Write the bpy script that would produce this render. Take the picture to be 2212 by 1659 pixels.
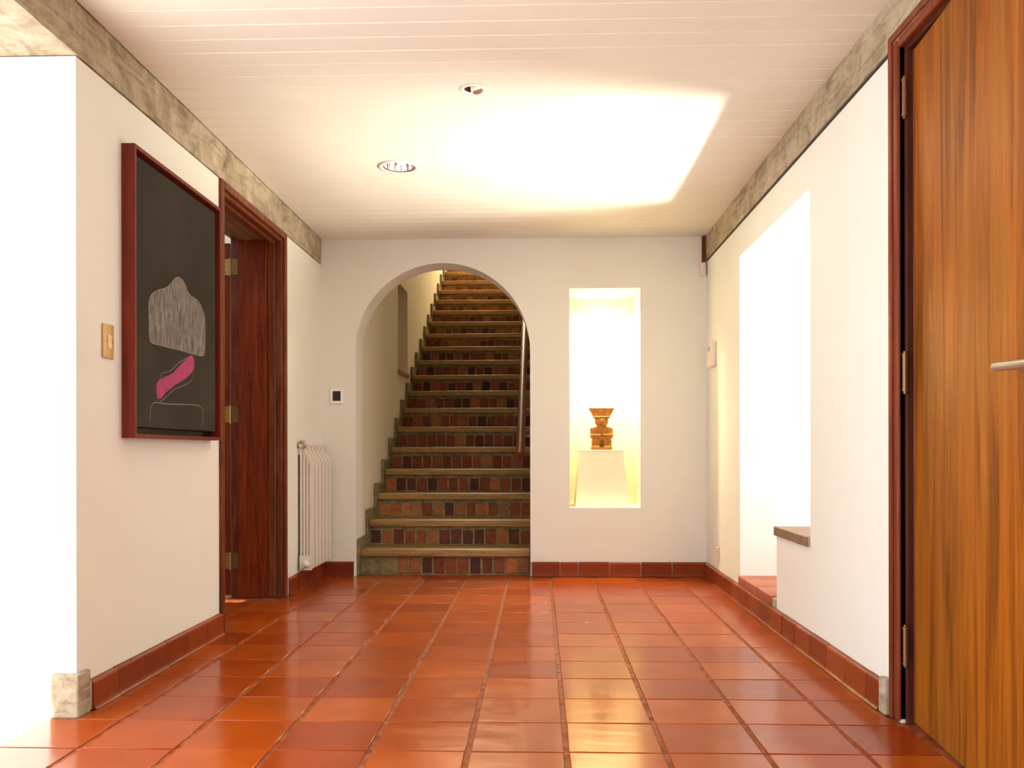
import bpy, bmesh, math, random
from mathutils import Vector, Matrix
from mathutils.geometry import tessellate_polygon
random.seed(7)
C = bpy.context.scene.collection
for o in list(bpy.data.objects): bpy.data.objects.remove(o)

# ---------------------------------------------------------------- camera
FPX, YAW, HY, ROLL, H = 1918.58, 0.029956, 973.99, -0.001569, 0.8225
cam = bpy.data.cameras.new('camera'); co = bpy.data.objects.new('camera', cam); C.objects.link(co)
cam.sensor_fit = 'HORIZONTAL'; cam.sensor_width = 36; cam.lens = 36*FPX/2212
cam.shift_y = (HY-829.5)/2212; cam.clip_start = .05
co.matrix_world = Matrix.Translation((0, 0, H)) @ Matrix.Rotation(YAW, 4, 'Z') @ Matrix.Rotation(math.pi/2, 4, 'X') @ Matrix.Rotation(ROLL, 4, 'Z')
bpy.context.scene.camera = co
vs = bpy.context.scene.view_settings
vs.view_transform = 'Standard'; vs.look = 'None'; vs.gamma = 1; vs.use_curve_mapping = False
vs.exposure = 1.16
# ---------------------------------------------------------------- world, sun, large lights
w = bpy.data.worlds.new('sky'); bpy.context.scene.world = w; w.use_nodes = True
bg = w.node_tree.nodes['Background']; bg.inputs[0].default_value = (.955, 1.0, 1.07, 1); bg.inputs[1].default_value = 2.0
def light(name, kind, loc, direction, energy, color=(1, 1, 1), **k):
    l = bpy.data.lights.new(name, kind); l.energy = energy; l.color = color
    for a, b in k.items(): setattr(l, a, b)
    o = bpy.data.objects.new(name, l); C.objects.link(o); o.location = loc
    o.rotation_euler = Vector(direction).to_track_quat('-Z', 'Y').to_euler()
    return o
light('sun', 'SUN', (-3, -5, 9), (.08, .62, -.78), 6.0, (1, .98, .95), angle=.01)
# sunlight thrown back off the wet paving outside the side window
light('paving_glint', 'AREA', (3.0, 3.97, .06), (-1.0, 0.02, .78), 19, (1, .93, .76), shape='RECTANGLE', size=.95, size_y=.22, spread=math.radians(50))
# skylight over the upper landing of the stairs
light('landing_skylight', 'AREA', (-.8, 12.2, 5.2), (0, -.3, -1), 110, (1, .87, .62), shape='RECTANGLE', size=1.0, size_y=1.2)
# unseen lamp added to brighten the room behind the left door
light('side_room_fill', 'AREA', (-3.3, 5.5, 1.5), (1, 0, 0), 16, (1, .95, .9), shape='RECTANGLE', size=1.4, size_y=1.2)

XL, XR, YB, ZC = -1.44, 1.096, 5.826, 2.219      # wall planes and ceiling height
YS = -1.3                                        # wall behind the viewer

# ---------------------------------------------------------------- helpers
def Mat(name, col, rough=.6, spec=.5, metal=0, emit=None, es=0):
    m = bpy.data.materials.new(name); m.use_nodes = True
    b = m.node_tree.nodes['Principled BSDF']
    b.inputs['Base Color'].default_value = (*col, 1); b.inputs['Roughness'].default_value = rough
    b.inputs['Specular IOR Level'].default_value = spec; b.inputs['Metallic'].default_value = metal
    if emit: b.inputs['Emission Color'].default_value = (*emit, 1); b.inputs['Emission Strength'].default_value = es
    return m
def N(m, t, **k):
    n = m.node_tree.nodes.new(t)
    for a, b in k.items():
        if a in n.inputs: n.inputs[a].default_value = b
        else: setattr(n, a, b)
    return n
def L(m, a, b): m.node_tree.links.new(a, b)
def B(m): return m.node_tree.nodes['Principled BSDF']
def coords(m, scale, kind='Object'):
    t = N(m, 'ShaderNodeTexCoord'); p = N(m, 'ShaderNodeMapping'); p.inputs['Scale'].default_value = scale
    L(m, t.outputs[kind], p.inputs[0]); return p.outputs[0]
def noise(m, vec, s, detail=4, rough=.55, dist=0):
    n = N(m, 'ShaderNodeTexNoise'); n.inputs['Scale'].default_value = s; n.inputs['Detail'].default_value = detail
    n.inputs['Roughness'].default_value = rough; n.inputs['Distortion'].default_value = dist
    L(m, vec, n.inputs['Vector']); return n.outputs['Fac']
def ramp(m, fac, stops):
    r = N(m, 'ShaderNodeValToRGB'); e = r.color_ramp.elements
    while len(e) < len(stops): e.new(.5)
    for i, (p, c) in enumerate(stops): e[i].position = p; e[i].color = (*c, 1)
    L(m, fac, r.inputs[0]); return r.outputs[0]
def bump(m, fac, strength, dist=.01, prev=None):
    b = N(m, 'ShaderNodeBump'); b.inputs['Strength'].default_value = strength; b.inputs['Distance'].default_value = dist
    L(m, fac, b.inputs['Height'])
    if prev: L(m, prev, b.inputs['Normal'])
    L(m, b.outputs[0], B(m).inputs['Normal']); return b.outputs[0]
def mixc(m, fac, a, b, mode='MIX'):
    x = N(m, 'ShaderNodeMix', data_type='RGBA', blend_type=mode)
    for i, v in ((0, fac), (6, a), (7, b)):
        if hasattr(v, 'links'): L(m, v, x.inputs[i])
        else: x.inputs[i].default_value = v if i == 0 else (*v, 1)
    return x.outputs[2]
def rcoords(m, scale):
    t = N(m, 'ShaderNodeTexCoord'); a = N(m, 'ShaderNodeVectorMath', operation='ADD'); k = N(m, 'ShaderNodeMath', operation='MULTIPLY')
    L(m, rnd(m), k.inputs[0]); k.inputs[1].default_value = 37.0
    L(m, t.outputs['Object'], a.inputs[0]); L(m, k.outputs[0], a.inputs[1])
    p = N(m, 'ShaderNodeMapping'); p.inputs['Scale'].default_value = scale; L(m, a.outputs[0], p.inputs[0]); return p.outputs[0]
def rnd(m):
    return N(m, 'ShaderNodeObjectInfo').outputs['Random']

# ---------------------------------------------------------------- materials
def plaster(name, col, b=.12):
    m = Mat(name, col, .85, .2); v = coords(m, (1, 1, 1))
    L(m, ramp(m, noise(m, v, 3, 3), [(.3, tuple(c*.975 for c in col)), (.7, col)]), B(m).inputs['Base Color'])
    bump(m, noise(m, v, 60, 5, .6), b, .004); return m
M = {}
M['wall'] = plaster('wall_plaster', (.85, .842, .765))
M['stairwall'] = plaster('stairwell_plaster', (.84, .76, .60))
M['white'] = plaster('white_plaster', (.88, .85, .80), .05)
M['ceil'] = plaster('ceiling_paint', (.83, .80, .71), .03); B(M['ceil']).inputs['Roughness'].default_value = .55
M['stone'] = plaster('pale_paving', (.8, .76, .7))
def tile_mat(name, cols, r0=.1, r1=.26, wave=.35):
    m = Mat(name, cols[0], .2, .27); v = rcoords(m, (1, 1, 1))
    base = ramp(m, rnd(m), [(i/(len(cols)-1), c) for i, c in enumerate(cols)])
    mot = ramp(m, noise(m, v, 7, 1.5, .4), [(.25, (.82, .78, .74)), (.55, (1, 1, 1)), (.85, (1.1, 1.12, 1.08))])
    L(m, mixc(m, .8, base, mot, 'MULTIPLY'), B(m).inputs['Base Color'])
    rr = N(m, 'ShaderNodeMapRange'); L(m, noise(m, v, 14, 2), rr.inputs[0])
    rr.inputs[1].default_value = .3; rr.inputs[2].default_value = .7; rr.inputs[3].default_value = r0; rr.inputs[4].default_value = r1
    L(m, rr.outputs[0], B(m).inputs['Roughness'])
    v2 = rcoords(m, (1, 2.2, 1)); p = bump(m, noise(m, v2, 7, 1, .4), wave, .0022)
    bump(m, noise(m, rcoords(m, (1, 2, 1)), 55, 3, .5), wave*.35, .0008, p)
    return m
def soft_sheen(m, fac):
    # the wax is partly polished, partly dull: blend a duller copy of the surface into the glossy one
    a = B(m); b = N(m, 'ShaderNodeBsdfPrincipled'); x = N(m, 'ShaderNodeMixShader'); x.inputs[0].default_value = fac
    for i in ('Base Color', 'Normal'):
        if a.inputs[i].links: L(m, a.inputs[i].links[0].from_socket, b.inputs[i])
    b.inputs['Roughness'].default_value = .29; b.inputs['Specular IOR Level'].default_value = a.inputs['Specular IOR Level'].default_value
    out = m.node_tree.nodes['Material Output']
    L(m, a.outputs[0], x.inputs[1]); L(m, b.outputs[0], x.inputs[2]); L(m, x.outputs[0], out.inputs[0])
M['tile'] = tile_mat('terracotta_tile', [(.28, .038, .003), (.36, .058, .004), (.41, .073, .005), (.31, .047, .003), (.43, .084, .007)], .12, .19, .38)
soft_sheen(M['tile'], .28)
M['base_tile'] = tile_mat('baseboard_terracotta', [(.21, .032, .008), (.28, .048, .010), (.17, .022, .007), (.31, .060, .012)], .28, .42, .15)
B(M['base_tile']).inputs['Specular IOR Level'].default_value = .2
M['ledge_tile'] = tile_mat('ledge_terracotta', [(.40, .12, .06), (.46, .15, .08), (.36, .10, .05)], .35, .5, .15)
m = M['grout'] = Mat('grout', (.2, .055, .02), .55, .15); v = coords(m, (1, 1, 1))
L(m, ramp(m, noise(m, v, 25, 5), [(.3, (.10, .022, .008)), (.5, (.27, .06, .018)), (.75, (.42, .13, .04))]), B(m).inputs['Base Color'])
bump(m, noise(m, v, 90, 4), .6, .004)
m = M['concrete'] = Mat('concrete', (.4, .34, .26), .9, .2); v = coords(m, (1, 1, 1))
a = ramp(m, noise(m, v, 7, 8, .7, .6), [(.3, (.25, .19, .12)), (.5, (.46, .38, .265)), (.72, (.62, .54, .41))])
b_ = ramp(m, noise(m, coords(m, (1, .25, 2)), 16, 6, .7, .8), [(.34, (.55, .5, .44)), (.5, (1, 1, 1)), (1, (1.1, 1.1, 1.1))])
L(m, mixc(m, .8, a, b_, 'MULTIPLY'), B(m).inputs['Base Color']); bump(m, noise(m, v, 30, 8, .7), .7, .012)
def wood(name, c0, c1, c2, scale=(9, 9, .55), rough=.4, kn=3.0):
    m = Mat(name, c1, rough, .22); v = coords(m, scale)
    f = noise(m, v, kn, 6, .62, 1.1)
    g = ramp(m, f, [(.3, c0), (.5, c1), (.7, c2)])
    fine = ramp(m, noise(m, coords(m, (scale[0]*9, scale[1]*9, scale[2]*3)), 3, 3, .6), [(.3, (.72, .68, .62)), (.6, (1, 1, 1))])
    L(m, mixc(m, .7, g, fine, 'MULTIPLY'), B(m).inputs['Base Color']); bump(m, f, .08, .003); return m
M['door_wood'] = wood('honey_wood', (.12, .032, .004), (.33, .095, .006), (.40, .145, .015), (6, 6, .35), .45, 2.4)
B(M['door_wood']).inputs['Specular IOR Level'].default_value = .12
m = M['door_wood']; src = B(m).inputs['Base Color'].links[0].from_socket
L(m, mixc(m, .85, src, ramp(m, noise(m, coords(m, (3, 3, .55)), 2.2, 3, .5, .6), [(.34, (.74, .82, .95)), (.5, (.98, .99, 1)), (.66, (1.08, .98, .8))]), 'MULTIPLY'), B(m).inputs['Base Color'])
M['dark_wood'] = wood('dark_red_wood', (.10, .014, .003), (.21, .032, .005), (.29, .055, .009), (10, 10, .7), .42)
M['casing'] = wood('casing_wood', (.09, .022, .007), (.18, .042, .012), (.26, .08, .028), (10, 10, .8), .35)
M['head_wood'] = wood('brown_head_board', (.13, .06, .03), (.22, .11, .055), (.30, .16, .085), (10, 1, 10), .6)
M['tread'] = wood('ochre_tread', (.26, .15, .055), (.36, .215, .08), (.44, .28, .12), (.8, 10, 10), .5)
M['slab'] = wood('brown_stone_slab', (.20, .12, .07), (.27, .165, .095), (.34, .21, .12), (3, 3, 3), .5)
m = M['mortar'] = Mat('mortar', (.2, .16, .09), .95, .1); v = coords(m, (1, 1, 1))
L(m, ramp(m, noise(m, v, 22, 6), [(.3, (.15, .115, .055)), (.7, (.31, .245, .13))]), B(m).inputs['Base Color']); bump(m, noise(m, v, 60, 5), .6, .006)
m = M['brick'] = Mat('brick', (.3, .09, .04), .8, .25); v = rcoords(m, (1, 1, 1))
base = ramp(m, rnd(m), [(0, (.075, .035, .03)), (.2, (.15, .045, .025)), (.42, (.30, .075, .03)), (.6, (.20, .055, .028)), (.78, (.46, .14, .045)), (.9, (.27, .12, .06)), (1, (.5, .19, .05))])
mot = ramp(m, noise(m, v, 35, 5, .7), [(.3, (.5, .5, .5)), (.6, (1, 1, 1)), (.8, (1.3, 1.35, 1.4))])
L(m, mixc(m, .8, base, mot, 'MULTIPLY'), B(m).inputs['Base Color']); bump(m, noise(m, v, 70, 5), .5, .004)
M['frame_red'] = wood('maroon_frame_wood', (.13, .016, .009), (.18, .024, .012), (.22, .034, .017), (8, 8, .8), .45)
m = M['canvas'] = Mat('canvas', (.05, .042, .034), .8, .2); v = coords(m, (1, 1, 1))
L(m, ramp(m, noise(m, v, 2.5, 3), [(.3, (.028, .023, .017)), (.7, (.046, .039, .031))]), B(m).inputs['Base Color']); bump(m, noise(m, v, 220, 2), .3, .001)
m = M['hatch'] = Mat('chalk_hatching', (.2, .19, .17), .9, .1)
L(m, ramp(m, noise(m, coords(m, (14, 30, 6)), 3.2, 6, .7, .5), [(.30, (.075, .062, .05)), (.5, (.19, .17, .15)), (.72, (.36, .34, .31))]), B(m).inputs['Base Color'])
m = M['pink'] = Mat('pink_pigment', (.62, .09, .22), .85, .1)
L(m, ramp(m, noise(m, coords(m, (10, 14, 8)), 3, 5), [(.25, (.26, .045, .11)), (.5, (.42, .07, .175))]), B(m).inputs['Base Color'])
M['chalk'] = Mat('chalk_line', (.42, .38, .32), .9, .1)
M['brass'] = Mat('aged_brass', (.45, .30, .09), .4, .5, .8)
M['bronze'] = Mat('bronze', (.22, .12, .06), .4, .5, .7)
M['steel'] = Mat('brushed_steel', (.55, .50, .46), .3, .5, .9)
M['chrome'] = Mat('chrome', (.80, .78, .84), .12, .5, 1)
M['rad'] = Mat('radiator_enamel', (.80, .74, .66), .35, .5)
M['plastic'] = Mat('ivory_plastic', (.80, .70, .58), .4)
M['pinkish'] = Mat('pale_plastic', (.84, .72, .64), .4)
M['whitep'] = Mat('white_plastic', (.86, .83, .78), .35)
M['bright'] = Mat('bright_white_plastic', (.95, .96, .97), .3)
M['switch'] = Mat('gold_switch_plate', (.62, .40, .17), .38, .5, .25)
M['cream'] = Mat('cream_rocker', (.80, .62, .36), .4)
M['black'] = Mat('black_glass', (.012, .011, .012), .15)
M['dark'] = Mat('painted_shade', (.03, .018, .012), .8)  # shade colour of the strip under the right beam
m = M['ochre'] = Mat('ochre_stone', (.5, .27, .07), .6, .3); v = coords(m, (1, 1, 1))
L(m, ramp(m, noise(m, v, 40, 5), [(.3, (.26, .095, .012)), (.7, (.42, .17, .025))]), B(m).inputs['Base Color']); bump(m, noise(m, v, 90, 4), .3, .003)
M['niche'] = plaster('niche_plaster', (.90, .86, .68), .05)
M['bulb'] = Mat('lit_bulb', (1, 1, 1), .5, emit=(1, .93, .88), es=3)
M['bulb_warm'] = Mat('warm_bulb', (1, 1, 1), .5, emit=(1, .85, .5), es=20)

# ---------------------------------------------------------------- mesh tools
def bx(bm, x0, x1, y0, y1, z0, z1, bev=0, seg=1):
    r = bmesh.ops.create_cube(bm, size=1)
    vs_ = r['verts']
    for v in vs_:
        v.co = Vector(((x0+x1)/2+v.co.x*(x1-x0), (y0+y1)/2+v.co.y*(y1-y0), (z0+z1)/2+v.co.z*(z1-z0)))
    if bev:
        es = list({e for v in vs_ for e in v.link_edges})
        bmesh.ops.bevel(bm, geom=es, offset=bev, segments=seg, affect='EDGES', profile=.5)
    return bm
def box(*a, **k): return bx(bmesh.new(), *a, **k)
def cyl(bm, p0, p1, r, n=16, r2=None):
    p0, p1 = Vector(p0), Vector(p1); d = p1-p0
    q = d.to_track_quat('Z', 'Y').to_matrix().to_4x4()
    bmesh.ops.create_cone(bm, cap_ends=True, segments=n, radius1=r, radius2=r if r2 is None else r2, depth=d.length, matrix=Matrix.Translation((p0+p1)/2) @ q)
    return bm
def prism(bm, pts, axis, a, b, holes=()):
    """extrude a 2-D polygon (with holes) along axis from a to b; 2-D order is the two other axes"""
    loops = [list(pts)]+[list(h) for h in holes]
    flat = [p for l in loops for p in l]
    tris = tessellate_polygon([[Vector((p[0], p[1], 0)) for p in l] for l in loops])
    def P(p, t):
        if axis == 0: return (t, p[0], p[1])
        if axis == 1: return (p[0], t, p[1])
        return (p[0], p[1], t)
    va = [bm.verts.new(P(p, a)) for p in flat]; vb = [bm.verts.new(P(p, b)) for p in flat]
    for t in tris:
        try: bm.faces.new([va[i] for i in t]); bm.faces.new([vb[i] for i in reversed(t)])
        except ValueError: pass
    k = 0
    for l in loops:
        n = len(l)
        for i in range(n):
            j = (i+1) % n
            bm.faces.new([va[k+i], va[k+j], vb[k+j], vb[k+i]])
        k += n
    bmesh.ops.recalc_face_normals(bm, faces=bm.faces[:])
    return bm
def lathe(bm, prof, cx, cy, n=32, close=False):
    rings = []
    for r, z in prof:
        rings.append([bm.verts.new((cx+r*math.cos(2*math.pi*i/n), cy+r*math.sin(2*math.pi*i/n), z)) for i in range(n)])
    for a, b in zip(rings, rings[1:]):
        for i in range(n):
            j = (i+1) % n; bm.faces.new([a[i], a[j], b[j], b[i]])
    if close:
        bm.faces.new(rings[0]); bm.faces.new(rings[-1])
    bmesh.ops.recalc_face_normals(bm, faces=bm.faces[:])
    return bm
def wloc(o):
    v = Vector((0, 0, 0))
    while o: v += o.location; o = o.parent
    return v
def obj(name, bm, mat, parent=None, smooth=False, at=None, label=None, local=False):
    """bm in world coordinates (unless local); origin goes to the parent's base, or to `at`"""
    me = bpy.data.meshes.new(name)
    org = Vector(at) if at else (wloc(parent) if parent else Vector((0, 0, 0)))
    if not local: bmesh.ops.translate(bm, verts=bm.verts[:], vec=-org)
    bm.to_mesh(me); bm.free()
    if mat: me.materials.append(mat)
    if smooth:
        for p in me.polygons: p.use_smooth = True
        if smooth == 'auto': me.set_sharp_from_angle(angle=math.radians(35))
    o = bpy.data.objects.new(name, me); C.objects.link(o)
    if parent:
        o.parent = parent; o.location = org-wloc(parent) if not local else (0, 0, 0)
    else: o.location = org if not local else (0, 0, 0)
    if label: o['label'] = label
    return o
def thing(name, label, cat, loc, rz=0, group=None, kind=None):
    o = bpy.data.objects.new(name, None); C.objects.link(o); o.location = loc; o.rotation_euler = (0, 0, rz)
    o.empty_display_size = .1
    return tag(o, label, cat, group, kind)
def tag(o, label, cat, group=None, kind=None):
    o['label'] = label; o['category'] = cat
    if group: o['group'] = group
    if kind: o['kind'] = kind
    return o
def struct(name, bm, mat, label, cat, smooth=False):
    return tag(obj(name, bm, mat, smooth=smooth), label, cat, kind='structure')

# ================================================================ SHELL
# floor: waxed grout bed with tiles laid on it
X0, WX, Y0, WY = .0748, .27, 2.4269, .26219
DY0_, DY1_ = 4.0, 4.975
FL = -1.51                                    # left edge of the tiled floor before the wall stub
bm = bmesh.new()
bx(bm, FL, XR, YS, 2.72, -.12, -.0035); bx(bm, XR, XR+.3, 1.745, 2.7235, -.12, -.0035); bx(bm, XL, XR, 2.72, YB, -.12, -.0035); bx(bm, XL-.3, XL, DY0_, DY1_, -.12, -.0035); bx(bm, -1.205, -.056, YB, YB+.226, -.12, -.0035)
floor = struct('floor', bm, M['grout'], 'glossy red terracotta tiled floor of the hallway', 'floor')
tcache = {}
def tile(cx, cy, sx, sy):
    key = (round(sx, 4), round(sy, 4))
    if key not in tcache:
        b = bmesh.new(); bx(b, -sx/2, sx/2, -sy/2, sy/2, -.012, 0, .0025, 2)
        me = bpy.data.meshes.new('tile'); b.to_mesh(me); b.free(); me.materials.append(M['tile'])
        for p in me.polygons: p.use_smooth = abs(p.normal.z) < .99
        tcache[key] = me
    o = bpy.data.objects.new('tile', tcache[key]); C.objects.link(o); o.parent = floor
    o.location = (cx, cy, random.uniform(-.0006, .0006))
    o.rotation_euler = (random.gauss(0, .0022), random.gauss(0, .0022), random.gauss(0, .003))
JX, JY = .015, .0065
for i in range(-7, 4):
    xa, xb = X0+i*WX+JX/2, X0+(i+1)*WX-JX/2
    for j in range(-10, 14):
        ya, yb = Y0+j*WY+JY/2, Y0+(j+1)*WY-JY/2
        lo = FL if yb < 2.72 else (XL+.02 if not (3.99 < ya and yb < 4.98) else XL-.25)
        a, b = max(xa, lo), min(xb, XR-.022 if ya > 2.6 else 1.09); c, d = ya, min(yb, YB-.02)
        if ya < 2.72 < yb and a < XL: a = max(a, -1.515); d = min(d, 2.70) if b < XL+.03 else d
        if d-c < .01: continue
        if b-a < .03: continue
        tile((a+b)/2, (c+d)/2, b-a, d-c)
struct('trim_1', box(-6, FL-.004, YS-3, 2.7245, -.12, -.006), M['stone'], 'sunlit pale paving beyond the left edge of the red tiles', 'paving')

# ceiling boards
ceiling = struct('ceiling', box(-1.75, 2.0, YS-.1, YB+.3, ZC+.16, ZC+.3), M['white'], 'white boarded ceiling', 'ceiling')
DL = [(-.683, 4.343, .078, .102), (-.251, 3.424, .036, .054)]       # x, y, hole radius, ring radius
pitch, yj = .1003, 2.777
planks = []
k = -40
while True:
    ya = yj+k*pitch; k += 1
    if ya >= YB-.01: break
    if ya < YS: continue
    yb = min(ya+pitch, YB-.001)
    hit = [d for d in DL if ya < d[1]+d[2] and yb > d[1]-d[2]]
    t = random.uniform(-.0007, .0007)
    b = bmesh.new()
    y0, y1, z0, z1 = ya+.0001, yb-.0001, ZC+t, ZC+.016
    prism(b, [(y0, z1), (y0, z0+.0065), (y0+.0075, z0), (y1, z0), (y1, z1)], 0, XL+.012, XR-.004)
    o = obj('plank', b, M['ceil'], ceiling)
    if hit:
        cut = bmesh.new()
        for d in hit: cyl(cut, (d[0], d[1], ZC-.1), (d[0], d[1], ZC+.1), d[2]+.002, 40)
        me = bpy.data.meshes.new('cut'); cut.to_mesh(me); cut.free()
        co_ = bpy.data.objects.new('cut', me); C.objects.link(co_)
        md = o.modifiers.new('b', 'BOOLEAN'); md.object = co_; md.operation = 'DIFFERENCE'; md.solver = 'EXACT'
        bpy.context.view_layer.update()
        dg = bpy.context.evaluated_depsgraph_get()
        nm = bpy.data.meshes.new_from_object(o.evaluated_get(dg)); o.modifiers.clear(); o.data = nm
        bpy.data.objects.remove(co_)

# back wall with arch and niche
AX0, AX1, ATOP = -1.206, -.055, 2.059
ar = (AX1-AX0)/2; acx = (AX0+AX1)/2; asp = ATOP-ar
NX0, NX1, NZ0, NZ1 = .203, .665, .449, 1.886
TH = .226
pts = [(XL-.3, -.11), (AX0, -.11), (AX0, asp)]+[(acx-ar*math.cos(math.pi*i/48), asp+ar*math.sin(math.pi*i/48)) for i in range(1, 48)]+[(AX1, asp), (AX1, -.11), (XR+.25, -.11), (XR+.25, 2.5), (XL-.3, 2.5)]
bm = prism(bmesh.new(), pts, 1, YB, YB+TH, [[(NX0, NZ0), (NX1, NZ0), (NX1, NZ1), (NX0, NZ1)]])
nb = YB+.43
struct('wall_back', bm, M['wall'], 'cream plastered end wall with an arched opening and a tall niche', 'wall')
bm = bmesh.new()
for a in [(NX0-.06, NX0, YB+TH, nb, NZ0, NZ1), (NX1, NX1+.06, YB+TH, nb, NZ0, NZ1), (NX0-.06, NX1+.06, YB+TH, nb+.06, NZ0-.06, NZ0), (NX0-.06, NX1+.06, YB+TH, nb+.06, NZ1, NZ1+.06), (NX0-.06, NX1+.06, nb, nb+.06, NZ0, NZ1)]: bx(bm, *a)
struct('wall_niche', bm, M['niche'], 'lit inside of the tall niche in the end wall', 'wall')

# left wall with the doorway; the stub ends at Y 2.725
LT = .275
DY0, DY1, DZ = 4.0, 4.975, 2.045
bm = prism(bmesh.new(), [(2.725, -.11), (DY0, -.11), (DY0, DZ), (DY1, DZ), (DY1, -.11), (YB, -.11), (YB, 2.055), (2.725, 2.055)], 0, XL-LT, XL)
struct('wall_left', bm, M['wall'], 'cream wall on the left with the painting and a doorway', 'wall')
struct('wall_left_end', box(-4.2, XL-LT-.002, 2.725, 2.9, 0, 2.4), M['white'], 'sunlit white wall facing the viewer at the far left', 'wall')
# right wall with recess and entrance door opening
RY0, RY1, RZ1 = 3.62, 4.875, 1.88
prof = [(-1.3, -.11), (1.74, -.11), (1.74, 2.09), (2.724, 2.09), (2.724, -.11), (YB, -.11), (YB, 2.50), (YS, 2.50)]
bm = prism(bmesh.new(), prof, 0, XR, XR+.2, [[(RY0, .430), (4.128, .430), (4.128, .10), (RY1, .10), (RY1, RZ1), (RY0, RZ1)]])
struct('wall_right', bm, M['wall'], 'bright white wall on the right with the stepped window recess', 'wall')
bm = bmesh.new(); rx = 1.95
bx(bm, XR+.2, rx, RY1, RY1+.1, 0, RZ1+.1); bx(bm, XR+.2, rx, RY0-.1, RY0, 0, RZ1+.1); bx(bm, XR+.2, rx, RY0, RY1, RZ1, RZ1+.1)
bx(bm, XR+.003, rx, RY0+.001, 4.128, .02, .428); bx(bm, XR+.2, rx, 4.128, RY1, .0, .10)
bm2 = prism(bm, [(RY0-.1, 0), (RY1+.1, 0), (RY1+.1, 2.1), (RY0-.1, 2.1)], 0, rx, rx+.12, [[(RY0+.04, .48), (RY1-.04, .48), (RY1-.04, 1.80), (RY0+.04, 1.80)]])
struct('wall_recess', bm2, M['white'], 'white sides of the deep window recess in the right wall', 'wall')
b = prism(bmesh.new(), [(RY0+.04, .48), (RY1-.04, .48), (RY1-.04, 1.80), (RY0+.04, 1.80)], 0, rx+.03, rx+.07, [[(RY0+.08, .52), (RY1-.08, .52), (RY1-.08, 1.76), (RY0+.08, 1.76)]])
struct('window_1', b, M['white'], 'white frame of the window hidden deep in the right recess', 'window')
struct('trim_2', box(2.08, 8, 0, 9, -.12, -.01), M['stone'], 'pale paving outside the recess window', 'paving')
# wall behind the viewer
struct('wall_front', box(-1.7, 1.5, YS-.15, YS, 0, 2.5), M['wall'], 'cream wall behind the viewer', 'wall')
# stairwell and rooms beyond
sx0, sx1 = -1.212, -.045
RC = (7.63, 8.20, 1.53, 2.29)
bm = prism(bmesh.new(), [(YB+TH, 0), (14, 0), (14, 5.6), (YB+TH, 5.6)], 0, sx0-.22, sx0, [[(RC[0], RC[2]), (RC[1], RC[2]), (RC[1], RC[3]), (RC[0], RC[3])]])
bx(bm, sx0-.26, sx0-.22, RC[0]-.05, RC[1]+.05, RC[2]-.05, RC[3]+.05)
struct('wall_stair_left', bm, M['stairwall'], 'cream stairwell wall left of the steps with a slit recess', 'wall')
struct('floor_stair', box(sx0-.02, sx1+.02, YB+TH, 13.9, -.12, -.01), M['mortar'], 'base under the stairs', 'floor')
struct('wall_stair_right', box(sx1, sx1+.12, YB+TH, 14, 0, 5.6), M['stairwall'], 'shaded stairwell wall behind the handrail', 'wall')
struct('wall_stair_top', box(sx0, sx1, 13.9, 14, 0, 5.6), M['wall'], 'wall above the top of the stairs', 'wall')
# soffit over the lower flight, open above the landing
b = prism(bmesh.new(), [(YB+TH, 2.28), (YB+TH, 2.36), (7.6, 3.3), (11.3, 5.3), (14, 5.7), (14, 5.6), (11.3, 5.2), (7.6, 3.2)], 0, sx0, sx1)
struct('ceiling_stair', b, M['wall'], 'sloping plaster ceiling above the stairs', 'ceiling')
# room behind the left doorway
bm = bmesh.new(); xo = XL-LT
bx(bm, -3.8, xo, 2.9, 7.4, -.12, -.02); struct('floor_side_room', bm, M['dark_wood'], 'dark floor of the room behind the left doorway', 'floor')
bm = bmesh.new(); bx(bm, -3.8, sx0-.27, 7.3, 7.4, 0, 2.6); bx(bm, -3.9, -3.8, 2.9, 7.4, 0, 2.6); bx(bm, -3.8, xo, 2.9, 7.4, 2.5, 2.6); bx(bm, xo, XL-.0, YB+TH+.02, 7.3, 0, 2.6)
struct('wall_side_room', bm, M['white'], 'white walls of the room behind the left doorway', 'wall')

# concrete beams
def beam(x0, x1, y0, y1, z0, z1, label):
    b = bmesh.new(); bx(b, x0, x1, y0, y1, z0, z1)
    bmesh.ops.subdivide_edges(b, edges=[e for e in b.edges if abs((e.verts[0].co-e.verts[1].co).y) > 1], cuts=90, use_grid_fill=True)
    for v in b.verts:
        if y0+.01 < v.co.y < y1-.01:
            v.co.x += random.uniform(-.0018, .0018); v.co.z += random.uniform(-.0022, .0022) if v.co.z < (z0+z1)/2 else 0
    o = obj('concrete_beam', b, M['concrete'], smooth=False)
    return tag(o, label, 'beam')
beam(XL-LT, XL+.006, YS, YB-.002, 2.058, ZC+.15, 'rough grey concrete beam along the top of the left wall')
beam(XR-.008, XR+.19, YS, YB-.03, 2.060, ZC+.15, 'rough grey concrete beam along the top of the right wall')
tag(obj('wood_wedge', box(XR-.032, XR-.012, YB-.026, YB-.002, 2.045, ZC-.002), M['casing']), 'thin dark wood filler strip in the right back corner under the ceiling', 'strip')
struct('shade_strip', box(XR-.004, XR-.0005, 2.79, YB-.03, 2.050, 2.0575), M['dark'], 'dark strip coloured as the shadow line under the right concrete beam', 'gap')  # solid strip; the shade below the beam is put in as dark colour

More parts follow.
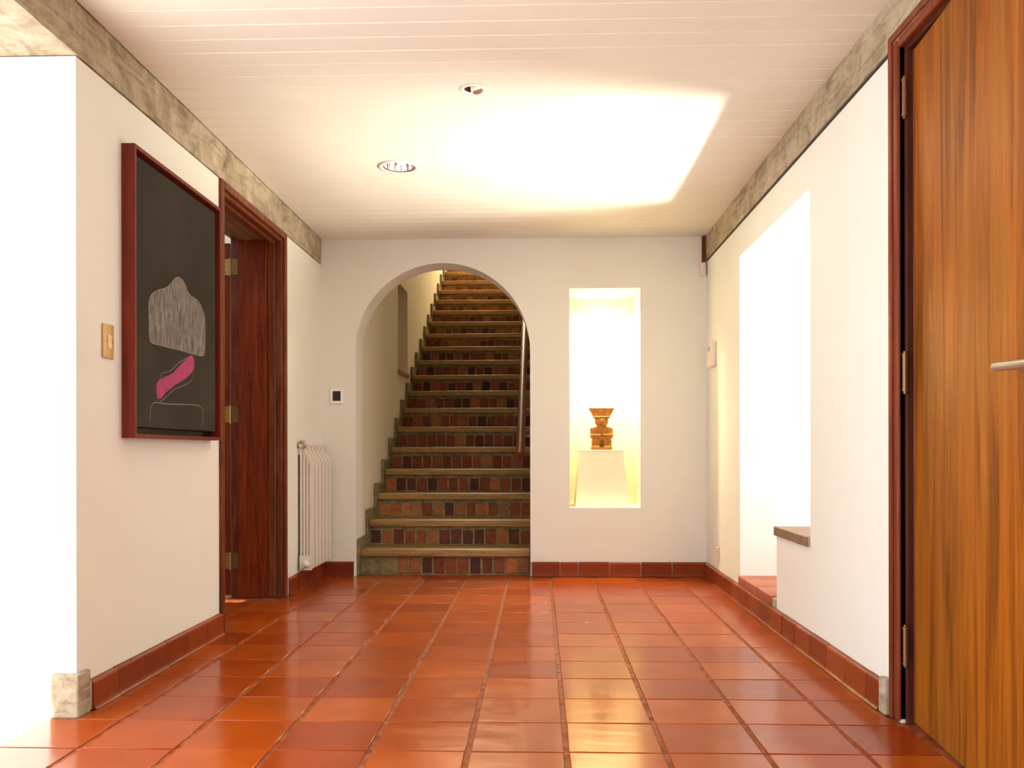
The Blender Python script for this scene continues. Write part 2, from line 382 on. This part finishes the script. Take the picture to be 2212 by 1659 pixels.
# baseboards of terracotta tiles
def basetile(length, axis):
    """quarter rounded tile, running along `axis`; the back at 0, the front towards +"""
    h, d = .094, .019
    prof = [(0, 0), (d+.011, .0005), (d+.004, .006), (d+.001, .015), (d, .03), (d, h-.014)]+[(d-.012+.012*math.cos(t), h-.014+.012*math.sin(t)) for t in (math.radians(a) for a in (20, 45, 70, 90))]+[(0, h)]
    b = bmesh.new(); prism(b, prof, 1, -length/2, length/2) if axis == 'y' else prism(b, prof, 0, -length/2, length/2)
    return b
bcache = {}
def run_base(name, label, axis, fixed, side, a, b, joints):
    g = .0035
    if axis == 'y': back = box(min(fixed, fixed+side*.014), max(fixed, fixed+side*.014), a, b, 0, .091)
    else: back = box(a, b, min(fixed, fixed+side*.014), max(fixed, fixed+side*.014), 0, .091)
    root = struct(name, back, M['white'], label, 'baseboard')
    js = [a]+[j for j in sorted(joints) if a+.03 < j < b-.03]+[b]
    for p, q in zip(js, js[1:]):
        ln = q-p-g; key = (round(ln, 3), axis)
        if key not in bcache:
            bmm = basetile(ln, axis); me = bpy.data.meshes.new('tile'); bmm.to_mesh(me); bmm.free(); me.materials.append(M['base_tile']); bcache[key] = me
        o = bpy.data.objects.new('tile', bcache[key]); C.objects.link(o); o.parent = root
        off = random.uniform(.0005, .0025)
        if axis == 'y':
            o.location = (fixed+side*off, (p+q)/2, random.uniform(0, .002)); o.rotation_euler = (0, 0, (0 if side > 0 else math.pi)+random.gauss(0, .003))
        else:
            o.location = ((p+q)/2, fixed+side*off, random.uniform(0, .002)); o.rotation_euler = (0, 0, math.pi if side < 0 else 0)
    return root
run_base('baseboard_left', 'dark red terracotta tile baseboard on the left wall before the doorway', 'y', XL, 1, 2.79, 3.955, [2.96+.2*i for i in range(8)])
run_base('baseboard_left_far', 'short terracotta baseboard between the doorway and the left back corner', 'y', XL, 1, 5.02, YB-.02, [5.2, 5.4, 5.6])
run_base('baseboard_back', 'short terracotta baseboard left of the arch', 'x', YB, -1, XL+.0, -1.215, [])
run_base('baseboard_back_right', 'dark red terracotta tile baseboard under the niche', 'x', YB, -1, -.045, XR, [.138, .258, .46, .665, .868])
run_base('baseboard_right', 'terracotta tile baseboard along the right wall', 'y', XR, -1, 2.84, YB-.02, [2.96+.203*i for i in range(14)])
for nm, b, lab in (('stone_block', box(-1.515, -1.424, 2.705, 2.785, -.005, .132, .006, 2), 'rough grey concrete lump at the foot of the left wall corner'),
                   ('stone_block', box(XR-.026, XR-.001, 2.785, 2.838, .0, .112, .006, 2), 'small grey mortar lump between the right baseboard and the door frame')):
    tag(obj(nm, b, M['concrete']), lab, 'stone')
tag(obj('mortar_patch', box(-.056, -.046, YB-.02, YB+.06, 0, .096, .003), M['concrete'], ), 'pale mortar edge at the right foot of the arch', 'mortar')

# ================================================================ STAIRCASE
NS, SY, SZ, TR, RS = 19, 5.887, .165, .3155, .1724
st = thing('staircase', 'brick and ochre stone staircase rising beyond the arch', 'staircase', (-.62, SY, 0))
tl, tr_ = -1.188, -.052
bricks = []
for n in range(NS):
    y, z = SY+n*TR, SZ+n*RS
    x1 = tr_ if y > YB+TH-.03 else -.060
    obj('tread', box(tl, x1, y, y+TR+.03, z-.045, z, .006, 2), M['tread'], st, smooth='auto')
    zb = z-.045-(.127 if n else .12)
    ry = y+.022
    r = obj('riser', box(tl, x1, ry+.006, ry+.06, zb-.01, z-.044), M['mortar'], st)
    nb_ = 14
    wdt = (x1-tl)/nb_
    for i in range(nb_):
        if n == 0 and i < 3: continue
        bh = z-.045-zb
        if n == 0: z0_, z1_ = zb+.004, z-.053
        else: z0_, z1_ = zb+.004+random.uniform(-.001, .004), z-.069+random.uniform(-.006, .006)
        g = .003+random.uniform(0, .0035); xa = tl+i*wdt+g; xb = tl+(i+1)*wdt-g
        pr = random.uniform(.001, .006)
        b = obj('brick', box(xa, xb, ry+.006-pr, ry+.03, z0_, z1_, .005), M['brick'], r, at=((xa+xb)/2, ry, z0_))
# stepped skirting along the left wall
pts = []
for n in range(NS+1):
    y, z = SY+n*TR, SZ+n*RS
    pts += [(y-.035, z-RS+.075 if n else 0), (y-.035, z+.075)]
pts += [(SY+(NS+1)*TR-.035, SZ+NS*RS+.075), (SY+(NS+1)*TR-.035, SZ+NS*RS-.5), (SY+.4, -.001)]
obj('skirting', prism(bmesh.new(), pts, 0, sx0+.0015, tl-.002), M['mortar'], st)
struct('floor_landing', box(sx0, sx1, SY+NS*TR+.02, 13.9, SZ+(NS-1)*RS-.2, SZ+(NS-1)*RS+RS-.02), M['tread'], 'landing at the top of the stairs', 'floor')
# handrail
rs_ = RS/TR
def rail(y): return (-.126, y, .803+(2.076-.803)/(8.5-6.15)*(y-6.15))
hr = thing('handrail', 'round dark wooden handrail on the right side of the stairs', 'handrail', rail(6.12))
b = bmesh.new(); cyl(b, rail(6.12), rail(12.5), .031, 20); obj('rail', b, M['casing'], hr, smooth='auto')
for y in (6.5, 8.3, 10.1):
    p = rail(y); b = bmesh.new(); cyl(b, (p[0], y, p[2]-.03), (p[0], y, p[2]-.07), .007, 8); cyl(b, (p[0], y, p[2]-.066), (sx1, y, p[2]-.066), .007, 8)
    obj('bracket', b, M['bronze'], hr)
# sill of the slit recess
tag(obj('recess_sill', box(sx0-.2, sx0+.012, RC[0]-.0, RC[1]+.02, RC[2]-.032, RC[2]+.002, .003), M['ledge_tile']), 'small terracotta sill of the slit recess beside the stairs', 'sill')

# ================================================================ NICHE
pd = thing('pedestal', 'white tapered plinth standing in the lit niche', 'pedestal', (.42, 6.04, NZ0))
b = bmesh.new()
lo = [(.245, 5.95), (.605, 5.95), (.605, 6.2), (.245, 6.2)]; hi = [(.275, 5.975), (.567, 5.975), (.567, 6.17), (.275, 6.17)]
lv = [b.verts.new((*p, NZ0)) for p in lo]; hv = [b.verts.new((*p, .817)) for p in hi]
b.faces.new(lv[::-1]); b.faces.new(hv)
for i in range(4): b.faces.new([lv[i], lv[(i+1) % 4], hv[(i+1) % 4], hv[i]])
obj('body', b, M['niche'], pd)
obj('top', box(.268, .574, 5.968, 6.177, .817, .829, .003), M['niche'], pd)
# statuette: a plain carved seated figure with a broad headdress
fg = thing('statuette', 'small ochre carved statuette standing on the white plinth', 'statuette', (.427, 6.05, .829))
fx, fy, fz = .427, 6.05, .829
def ell(bm, c, r, n=16):
    bmesh.ops.create_uvsphere(bm, u_segments=n, v_segments=n//2+2, radius=1, matrix=Matrix.Translation(c) @ Matrix.Diagonal((*r, 1)))
b = bmesh.new()
bx(b, fx-.064, fx+.064, fy-.05, fy+.045, fz, fz+.02, .008, 2)
for s in (-1, 1):
    bx(b, fx+s*.034-.026, fx+s*.034+.026, fy-.032, fy+.036, fz+.016, fz+.075, .012, 2)      # legs
    bx(b, fx+s*.036-.026, fx+s*.036+.026, fy-.056, fy+.02, fz+.004, fz+.028, .01, 2)       # feet
    bx(b, fx+s*.056-.012, fx+s*.056+.012, fy-.022, fy+.026, fz+.075, fz+.15, .010, 2)       # upper arms
    bx(b, fx+s*.036-.034, fx+s*.036+.034, fy-.047, fy-.015, fz+.086, fz+.108, .009, 2)      # forearms folded in front
bx(b, fx-.058, fx+.058, fy-.03, fy+.036, fz+.06, fz+.155, .016, 2); bx(b, fx-.02, fx+.02, fy-.012, fy+.03, fz+.01, fz+.08, .004)
bx(b, fx-.03, fx+.03, fy-.026, fy+.028, fz+.145, fz+.175, .008, 2)
o = obj('body', b, M['ochre'], fg); md = o.modifiers.new('r', 'REMESH'); md.mode = 'VOXEL'; md.voxel_size = .0028; md.use_smooth_shade = True
b = bmesh.new(); ell(b, (fx, fy-.002, fz+.194), (.042, .040, .040), 20)
bx(b, fx-.008, fx+.008, fy-.052, fy-.03, fz+.180, fz+.203, .004, 2)
bx(b, fx-.02, fx+.02, fy-.042, fy-.03, fz+.168, fz+.174, .002)
for s in (-1, 1): ell(b, (fx+s*.016, fy-.036, fz+.206), (.008, .005, .006), 10)
o = obj('head', b, M['ochre'], fg); md = o.modifiers.new('r', 'REMESH'); md.mode = 'VOXEL'; md.voxel_size = .0022; md.use_smooth_shade = True
b = prism(bmesh.new(), [(fx-.045, fz+.216), (fx+.045, fz+.216), (fx+.078, fz+.282), (fx-.078, fz+.282)], 1, fy-.022, fy+.022)
bx(b, fx-.05, fx+.05, fy-.038, fy+.036, fz+.212, fz+.228, .005)
obj('headdress', b, M['ochre'], fg)
fg.scale = (1.12, 1, 1)
# niche spotlight
nl = thing('niche_spotlight', 'small round recessed spotlight in the top of the niche', 'spotlight', (.437, 6.03, NZ1))
obj('ring', lathe(bmesh.new(), [(.022, NZ1-.001), (.024, NZ1-.005), (.034, NZ1-.004), (.036, NZ1-.0005)], .437, 6.03, 28), M['whitep'], nl, smooth=True)
obj('bulb', lathe(bmesh.new(), [(.0005, NZ1-.0035), (.021, NZ1-.003)], .437, 6.03, 20), M['bulb_warm'], nl)
light('niche_lamp', 'SPOT', (.437, 6.03, NZ1-.012), (0, .03, -1), 56, (1, .82, .46), spot_size=math.radians(150), spot_blend=.9, shadow_soft_size=.02)

# ================================================================ CEILING DOWNLIGHTS
x, y, r, R = DL[0]
d = thing('downlight', 'lit recessed ceiling downlight with mirror reflector nearest the arch', 'ceiling light', (x, y, ZC))
obj('ring', lathe(bmesh.new(), [(r-.001, ZC+.004), (r, ZC-.004), (r+.008, ZC-.008), (R-.004, ZC-.006), (R, ZC-.0012)], x, y, 48), M['whitep'], d, smooth=True)
obj('reflector', lathe(bmesh.new(), [(r-.002, ZC+.002), (r-.004, ZC+.03), (r-.012, ZC+.07), (.03, ZC+.105), (.001, ZC+.112)], x, y, 10), M['chrome'], d)
b = bmesh.new()
cyl(b, (x+.006, y, ZC+.012), (x+.006, y, ZC+.09), .011, 14)
obj('bulb', b, M['bulb'], d)
b = bmesh.new(); cyl(b, (x-.012, y-.008, ZC+.008), (x-.012, y-.008, ZC+.09), .006, 10); obj('lamp_holder', b, M['bronze'], d)
for q in range(7):      # dark seams between the mirror facets
    t = math.radians(15+25*q); b = bmesh.new()
    cyl(b, (x+(r-.004)*math.cos(t), y+(r-.004)*math.sin(t), ZC+.004), (x+(r-.016)*math.cos(t), y+(r-.016)*math.sin(t), ZC+.07), .0022, 8)
    obj('seam', b, M['bronze'], d)
obj('inner_ring', lathe(bmesh.new(), [(r-.0045, ZC+.004), (r-.0045, ZC-.0015), (r-.0005, ZC-.0035), (r+.0005, ZC-.001)], x, y, 48), M['bronze'], d)
light('downlight_lamp', 'POINT', (x+.01, y, ZC+.03), (0, 0, -1), .12, (1, .9, .8), shadow_soft_size=.05)
x, y, r, R = DL[1]
d = thing('downlight', 'small unlit tilted spotlight in the middle of the ceiling', 'ceiling light', (x, y, ZC))
obj('ring', lathe(bmesh.new(), [(r-.002, ZC+.003), (r, ZC-.003), (r+.006, ZC-.006), (R-.004, ZC-.004), (R, ZC-.0012)], x, y, 40), M['whitep'], d, smooth=True)
obj('housing', lathe(bmesh.new(), [(r-.002, ZC+.001), (r-.003, ZC+.05), (.001, ZC+.052)], x, y, 32), M['bronze'], d, smooth='auto')
b = bmesh.new(); cyl(b, (x+.004, y, ZC+.035), (x+.018, y-.006, ZC-.008), .020, 24, .026); obj('lamp_head', b, M['whitep'], d, smooth='auto')
b = bmesh.new(); cyl(b, (x+.0182, y-.0061, ZC-.0086), (x+.0184, y-.0063, ZC-.0092), .019, 20); obj('lens', b, M['steel'], d)

# ================================================================ RECESS CONTENTS
lg = thing('window_ledge', 'low terracotta tiled ledge at the foot of the right recess', 'ledge', (1.4, 4.5, .10))
for p, q in ((4.20, 4.475), (4.485, 4.762), (4.772, 4.872)):
    obj('tile', box(XR-.012, 1.42, p, q, .085, .142, .008, 2), M['ledge_tile'], lg, smooth='auto', at=(1.2, (p+q)/2, .1))
    obj('tile', box(1.425, 1.75, p, q, .085, .142, .008, 2), M['ledge_tile'], lg, smooth='auto', at=(1.6, (p+q)/2, .1))
obj('mortar', box(XR-.004, 1.9, 4.13, 4.195, .085, .135, .004), M['concrete'], lg)
tag(obj('mortar_patch', box(XR-.003, XR+.18, RY0+.001, RY0+.029, .4305, .474, .003), M['concrete']), 'pale mortar filling at the near end of the brown stone slab', 'mortar')
sb = tag(obj('stone_slab', box(XR-.012, 1.94, RY0+.03, 4.14, .431, .472, .004, 2), M['slab']), 'brown stone slab capping the higher white block in the right recess', 'slab')

# ================================================================ LEFT DOOR
dl = thing('door_1', 'open dark red wooden door in the left doorway, seen as an edge strip', 'door', (XL-.13, 4.48, 0), kind='structure')
b = bmesh.new()   # casing on the wall face
bx(b, XL-.02, XL+.014, 3.962, DY0+.004, 0, 2.056, .004, 2); bx(b, XL-.02, XL+.014, DY1-.006, 5.010, 0, 2.056, .004, 2); bx(b, XL-.02, XL+.014, DY0+.004, DY1-.006, 2.02, 2.056, .004, 2)
bx(b, XL-.035, XL-.004, DY0-.002, DY0+.016, 0, 2.03, .004, 2); bx(b, XL-.035, XL-.004, DY1-.018, DY1+.002, 0, 2.03, .004, 2); bx(b, XL-.035, XL-.004, DY0+.016, DY1-.018, 2.002, 2.03, .004, 2)
bx(b, XL-.085, XL-.04, DY0, DY0+.018, 0, 2.03, .003); bx(b, XL-.085, XL-.04, DY1-.020, DY1, 0, 2.03, .003); bx(b, XL-.07, XL-.04, DY0+.018, DY1-.020, 1.990, 2.03, .003)
obj('casing', b, M['casing'], dl)
b = bmesh.new(); bx(b, XL-.245, XL-.086, DY1-.030, DY1-.001, 0, DZ-.001); bx(b, XL-.245, XL-.086, DY0+.001, DY0+.03, 0, DZ-.001)
obj('jamb', b, M['dark_wood'], dl)
obj('head_board', box(XL-.245, XL-.071, DY0+.03, DY1-.03, 2.012, DZ-.001), M['head_wood'], dl)
b = bmesh.new(); bx(b, XL-.2915, XL-.2452, DY1-.022, DY1-.001, 0, DZ-.001); bx(b, XL-.292, XL-.2452, DY0+.001, DY0+.022, 0, DZ-.001); bx(b, XL-.292, XL-.2452, DY0+.022, DY1-.022, 2.02, DZ-.001)
obj('rebate', b, M['casing'], dl)
obj('leaf', box(XL-1.12, XL-.2975, 4.955, 4.995, .012, 1.995, .002), M['dark_wood'], dl)
for z in (1.86, 1.03, .205):
    b = bmesh.new(); cyl(b, (XL-.297, 4.948, z-.05), (XL-.297, 4.948, z+.05), .006, 10)
    h = obj('hinge', b, M['brass'], dl)
    obj('hinge_plate', box(XL-.34, XL-.304, 4.9515, 4.9548, z-.045, z+.045), M['brass'], h)
    obj('hinge_plate', box(XL-.288, XL-.25, 4.9495, 4.9528, z-.045, z+.045), M['bronze'], h)
    b = bmesh.new()
    for dz in (-.03, 0, .03): cyl(b, (XL-.322, 4.9515, z+dz), (XL-.322, 4.9500, z+dz), .0045, 8)
    obj('screw', b, M['bronze'], h)

M['red_frame'] = wood('red_brown_frame', (.13, .024, .009), (.19, .036, .013), (.25, .055, .02), (10, 10, .8), .4)
M['dark_stop'] = wood('dark_door_stop', (.045, .012, .006), (.07, .018, .008), (.10, .026, .012), (10, 10, .8), .4)
# ================================================================ ENTRANCE DOOR (right)
dr = thing('door_2', 'large honey brown wooden entrance door at the right edge, slightly ajar', 'door', (1.15, 2.70, 0), kind='structure')
b = bmesh.new()   # moulded frame
def fr(x0, x1, o, i, bev=.004):      # o, i: outer / inner offsets in Y from the opening edge (hinge side) and in z
    bx(b, x0, x1, 2.70+i, 2.70+o, 0, 2.085+o*.1+.0, bev, 2)
bx(b, XR-.016, XR+.02, 2.757, 2.781, 0, 2.094, .004, 2); bx(b, XR-.016, XR+.02, 1.70, 2.757, 2.070, 2.094, .004, 2)
bx(b, XR-.010, XR+.03, 2.724, 2.757, 0, 2.071, .008, 3); bx(b, XR-.010, XR+.03, 1.70, 2.722, 2.040, 2.0715, .008, 3)
obj('door_frame', b, M['red_frame'], dr)
b = bmesh.new(); bx(b, XR+.012, XR+.15, 2.7055, 2.7238, -.003, 2.088, .001); bx(b, XR+.012, XR+.15, 1.745, 2.7055, 2.026, 2.088, .001)
obj('door_stop', b, M['dark_stop'], dr)
ang = math.atan2(.0844, 1)           # the leaf swings towards the room as it comes nearer
Rz = Matrix.Translation((XR+.028, 2.699, 0)) @ Matrix.Rotation(-ang, 4, 'Z')
def leaf(bm): bmesh.ops.transform(bm, matrix=Rz, verts=bm.verts[:]); return bm
obj('leaf', leaf(box(.0, .044, -.93, -.012, .006, 2.022, .003)), M['door_wood'], dr)
obj('edge_strip', leaf(box(-.001, .044, -.0115, -.0005, .006, 2.022, .001)), M['red_frame'], dr)
for z in (1.882, 1.056, .235):
    b = bmesh.new(); hx, hy = XR+.004, 2.701
    cyl(b, (hx, hy, z-.05), (hx, hy, z+.05), .0075, 14)
    for s in (-1, 1): cyl(b, (hx, hy, z+s*.05), (hx, hy, z+s*.056), .009, 12); cyl(b, (hx, hy, z+s*.056), (hx, hy, z+s*.064), .005, 10)
    for q in (-.018, 0, .018): cyl(b, (hx, hy, z+q-.001), (hx, hy, z+q+.001), .0085, 14)
    obj('hinge', b, M['bronze'], dr, smooth='auto')
b = bmesh.new(); cyl(b, (-.006, -.86, 1.0), (0, -.86, 1.0), .026, 24); cyl(b, (-.05, -.86, 1.0), (0, -.86, 1.0), .010, 14)
cyl(b, (-.05, -.865, 1.0), (-.05, -.70, 1.008), .0105, 16)
obj('lever_handle', leaf(b), M['steel'], dr, smooth='auto')

# ================================================================ PAINTING
F = Matrix
px0, px1, pz0, pz1 = 3.027, 3.862, .870, 1.888; fxx = XL+.047
pt = thing('painting', 'framed dark painting with a chalk drawing and pink stroke on the left wall', 'painting', (XL, (px0+px1)/2, pz0))
rw = .014
b = prism(bmesh.new(), [(px0, pz0), (px1, pz0), (px1, pz1), (px0, pz1)], 0, XL+.0006, fxx, [[(px0+rw, pz0+rw), (px1-rw, pz0+rw), (px1-rw, pz1-rw), (px0+rw, pz1-rw)]])
obj('frame', b, M['frame_red'], pt)
obj('backing', box(XL+.0008, XL+.006, px0+rw, px1-rw, pz0+rw, pz1-rw), M['black'], pt)
cx_ = XL+.034
cv = obj('canvas', box(XL+.0062, cx_, px0+rw+.006, px1-rw-.022, pz0+rw+.024, pz1-rw-.014, .002), M['canvas'], pt)
def onc(cx, cy):
    """point of the drawing, measured on the photograph, laid onto the canvas plane"""
    U = 240+cx/2.515-1106; V = 300+cy/2.515-HY
    u = U*math.cos(ROLL)+V*math.sin(ROLL); v = -U*math.sin(ROLL)+V*math.cos(ROLL)
    ca, sa = math.cos(YAW), math.sin(YAW)
    dx, dy, dz = -sa+ca*u/FPX, ca+sa*u/FPX, -v/FPX
    t = cx_/dx; return (dy*t, H+dz*t)
def shape(pts, mat, name, off, th):
    P = [onc(*p) for p in pts]
    obj(name, prism(bmesh.new(), P, 0, cx_+off, cx_+off+th), mat, cv)
def smooth_path(P, n=6):
    out = []
    for i in range(len(P)-1):
        p0, p1, p2, p3 = P[max(i-1, 0)], P[i], P[i+1], P[min(i+2, len(P)-1)]
        for k in range(n):
            t = k/n
            out.append(tuple(.5*((2*p1[j])+(-p0[j]+p2[j])*t+(2*p0[j]-5*p1[j]+4*p2[j]-p3[j])*t*t+(-p0[j]+3*p1[j]-3*p2[j]+p3[j])*t**3) for j in (0, 1)))
    out.append(P[-1]); return out
def stroke(pts, wd, name='chalk_line'):
    P = smooth_path([onc(*p) for p in pts]); b = bmesh.new(); prev = None
    for i, p in enumerate(P):
        q = P[min(i+1, len(P)-1)]; r = P[max(i-1, 0)]
        dy, dz = q[0]-r[0], q[1]-r[1]; l = math.hypot(dy, dz) or 1; ww = wd*random.uniform(.6, 1.1)
        ny, nz = -dz/l*ww, dy/l*ww
        a = b.verts.new((cx_+.0009, p[0]+ny, p[1]+nz)); c = b.verts.new((cx_+.0009, p[0]-ny, p[1]-nz))
        if prev: b.faces.new([prev[0], a, c, prev[1]])
        prev = (a, c)
    obj(name, b, M['chalk'], cv)
cap = [(228, 1112), (208, 1090), (205, 1000), (203, 920), (210, 860), (240, 828), (290, 812), (320, 790), (345, 760), (365, 752), (388, 768), (405, 800), (425, 845), (470, 880), (495, 920), (510, 980), (512, 1060), (510, 1140), (500, 1178), (440, 1168), (380, 1150), (300, 1130), (228, 1112)]
shape([(p[0]*.985+5, p[1]*.99+9) for p in smooth_path(cap, 4)[:-1]], M['hatch'], 'hatched_shape', .0002, .0003)
shape(smooth_path([(248, 1330), (268, 1305), (330, 1275), (370, 1235), (430, 1180), (448, 1190), (452, 1220), (440, 1265), (400, 1305), (350, 1335), (300, 1375), (270, 1410), (252, 1408), (245, 1370), (248, 1330)], 4)[:-1], M['pink'], 'pink_stroke', .0002, .0003)
stroke(cap, .0011)
stroke([(262, 1320), (275, 1275), (320, 1260), (370, 1215), (440, 1175)], .0009)
stroke([(262, 1432), (300, 1400), (340, 1362), (380, 1345), (430, 1318), (448, 1270), (450, 1230)], .0009)
stroke([(212, 1530), (212, 1490), (220, 1450), (240, 1432), (300, 1440), (380, 1442), (450, 1445), (485, 1455), (498, 1480), (498, 1555)], .0011)

# ================================================================ RADIATOR
rd = thing('radiator', 'narrow ivory column radiator in the left back corner', 'radiator', (XL+.06, 5.5, .10))
ry0, ry1, nsec = 5.262, 5.775, 6; pit = (ry1-ry0)/nsec
for i in range(nsec):
    y = ry0+(i+.5)*pit; b = bmesh.new(); hw = pit*.5-.004
    for k, xo_ in enumerate((XL+.078, XL+.059, XL+.040, XL+.021)):
        zt = .757+k*.030; t = .0077
        prism(b, [(xo_-t, .128), (xo_+t, .128), (xo_+t, zt-.004), (xo_+t-.004, zt+.004), (xo_-t, zt+.024), (xo_-t-.004, zt+.024), (xo_-t-.004, zt-.01), (xo_-t, zt-.02)], 1, y-hw*.66, y+hw*.66)
        prism(b, [(xo_-t, .135), (xo_+t-.002, .135), (xo_+t-.002, zt-.012), (xo_-t, zt)], 1, y-hw*.9, y+hw*.9)
    bx(b, XL+.010, XL+.042, y-hw*.66, y+hw*.66, .83, .884, .008, 2)
    bx(b, XL+.014, XL+.085, y-hw*.6, y+hw*.6, .115, .17, .006, 2)
    obj('section', b, M['rad'], rd)
b = bmesh.new(); cyl(b, (XL+.03, ry0-.004, .862), (XL+.03, ry1+.028, .862), .016, 18); cyl(b, (XL+.05, ry0-.002, .145), (XL+.05, ry1+.0, .145), .017, 18)
obj('header_pipe', b, M['rad'], rd, smooth='auto')
obj('end_plate', prism(bmesh.new(), [(XL+.012, .112), (XL+.086, .112), (XL+.086, .20), (XL+.012, .20)], 1, ry0-.003, ry0+.003), M['rad'], rd)
b = lathe(bmesh.new(), [(.026, 0), (.028, .006), (.022, .012), (.016, .012), (.014, .007), (.001, .007)], 0, 0, 24)
bmesh.ops.transform(b, matrix=Matrix.Translation((XL+.032, ry0-.004, .862)) @ Matrix.Rotation(math.pi/2, 4, 'X'), verts=b.verts[:])
obj('air_valve', b, M['steel'], rd, smooth=True, label='round grey metal valve at the top of the radiator')
b = lathe(bmesh.new(), [(.022, 0), (.024, .006), (.016, .014), (.012, .03), (.001, .032)], 0, 0, 24)
bmesh.ops.transform(b, matrix=Matrix.Translation((XL+.052, ry0-.004, .150)) @ Matrix.Rotation(math.pi/2, 4, 'X'), verts=b.verts[:])
cyl(b, (XL+.052, ry0-.02, .15), (XL+.028, ry0-.02, .118), .006, 10)
obj('valve', b, M['whitep'], rd, smooth=True)
obj('bracket', box(XL+.0006, XL+.014, ry0+.01, ry0+.035, .80, .84), M['steel'], rd)

# ================================================================ WALL FITTINGS
sw = thing('light_switch', 'gold light switch plate with a cream rocker left of the painting', 'light switch', (XL, 2.92, 1.19))
obj('plate', box(XL+.0006, XL+.009, 2.886, 2.956, 1.133, 1.247, .003, 2), M['switch'], sw, smooth='auto')
obj('rocker', box(XL+.0085, XL+.0125, 2.909, 2.934, 1.165, 1.212, .0015), M['cream'], sw)
b = bmesh.new()
for yy in (2.899, 2.944): cyl(b, (XL+.009, yy, 1.189), (XL+.0098, yy, 1.189), .0025, 10)
obj('screw', b, M['bronze'], sw)
th = thing('thermostat', 'white wall thermostat with a black screen left of the arch', 'thermostat', (-1.331, YB, 1.184))
obj('plate', box(-1.373, -1.290, YB-.010, YB-.0006, 1.134, 1.234, .002), M['bright'], th)
obj('screen', box(-1.356, -1.304, YB-.0125, YB-.0102, 1.154, 1.218, .001), M['black'], th)
ms = thing('motion_sensor', 'pale rounded motion sensor in the right back corner below the beam', 'sensor', (1.075, YB-.02, 2.0))
b = box(1.050, 1.089, YB-.040, YB-.004, 1.955, 2.045, .012, 3); obj('housing', b, M['pinkish'], ms, smooth=True)
obj('lens', box(1.056, 1.083, YB-.0425, YB-.0405, 1.962, 2.0, .001), M['plastic'], ms)
kp = thing('alarm_keypad', 'pale alarm keypad with a small grey display on the right wall near the corner', 'keypad', (XR, 5.56, 1.42))
obj('case', box(XR-.028, XR-.0006, 5.515, 5.665, 1.346, 1.495, .004, 2), M['pinkish'], kp, smooth='auto')
obj('display', box(XR-.0305, XR-.0285, 5.56, 5.64, 1.448, 1.470), M['steel'], kp)
obj('hatch_door', box(XR-.031, XR-.0285, 5.525, 5.655, 1.352, 1.430, .001), M['pinkish'], kp)
so = thing('wall_socket', 'small cream socket low on the right wall near the corner', 'socket', (XR, 5.45, .19))
obj('plate', box(XR-.009, XR-.0006, 5.42, 5.49, .150, .235, .003), M['plastic'], so)
obj('socket_face', box(XR-.012, XR-.0092, 5.437, 5.473, .17, .215, .001), M['cream'], so)
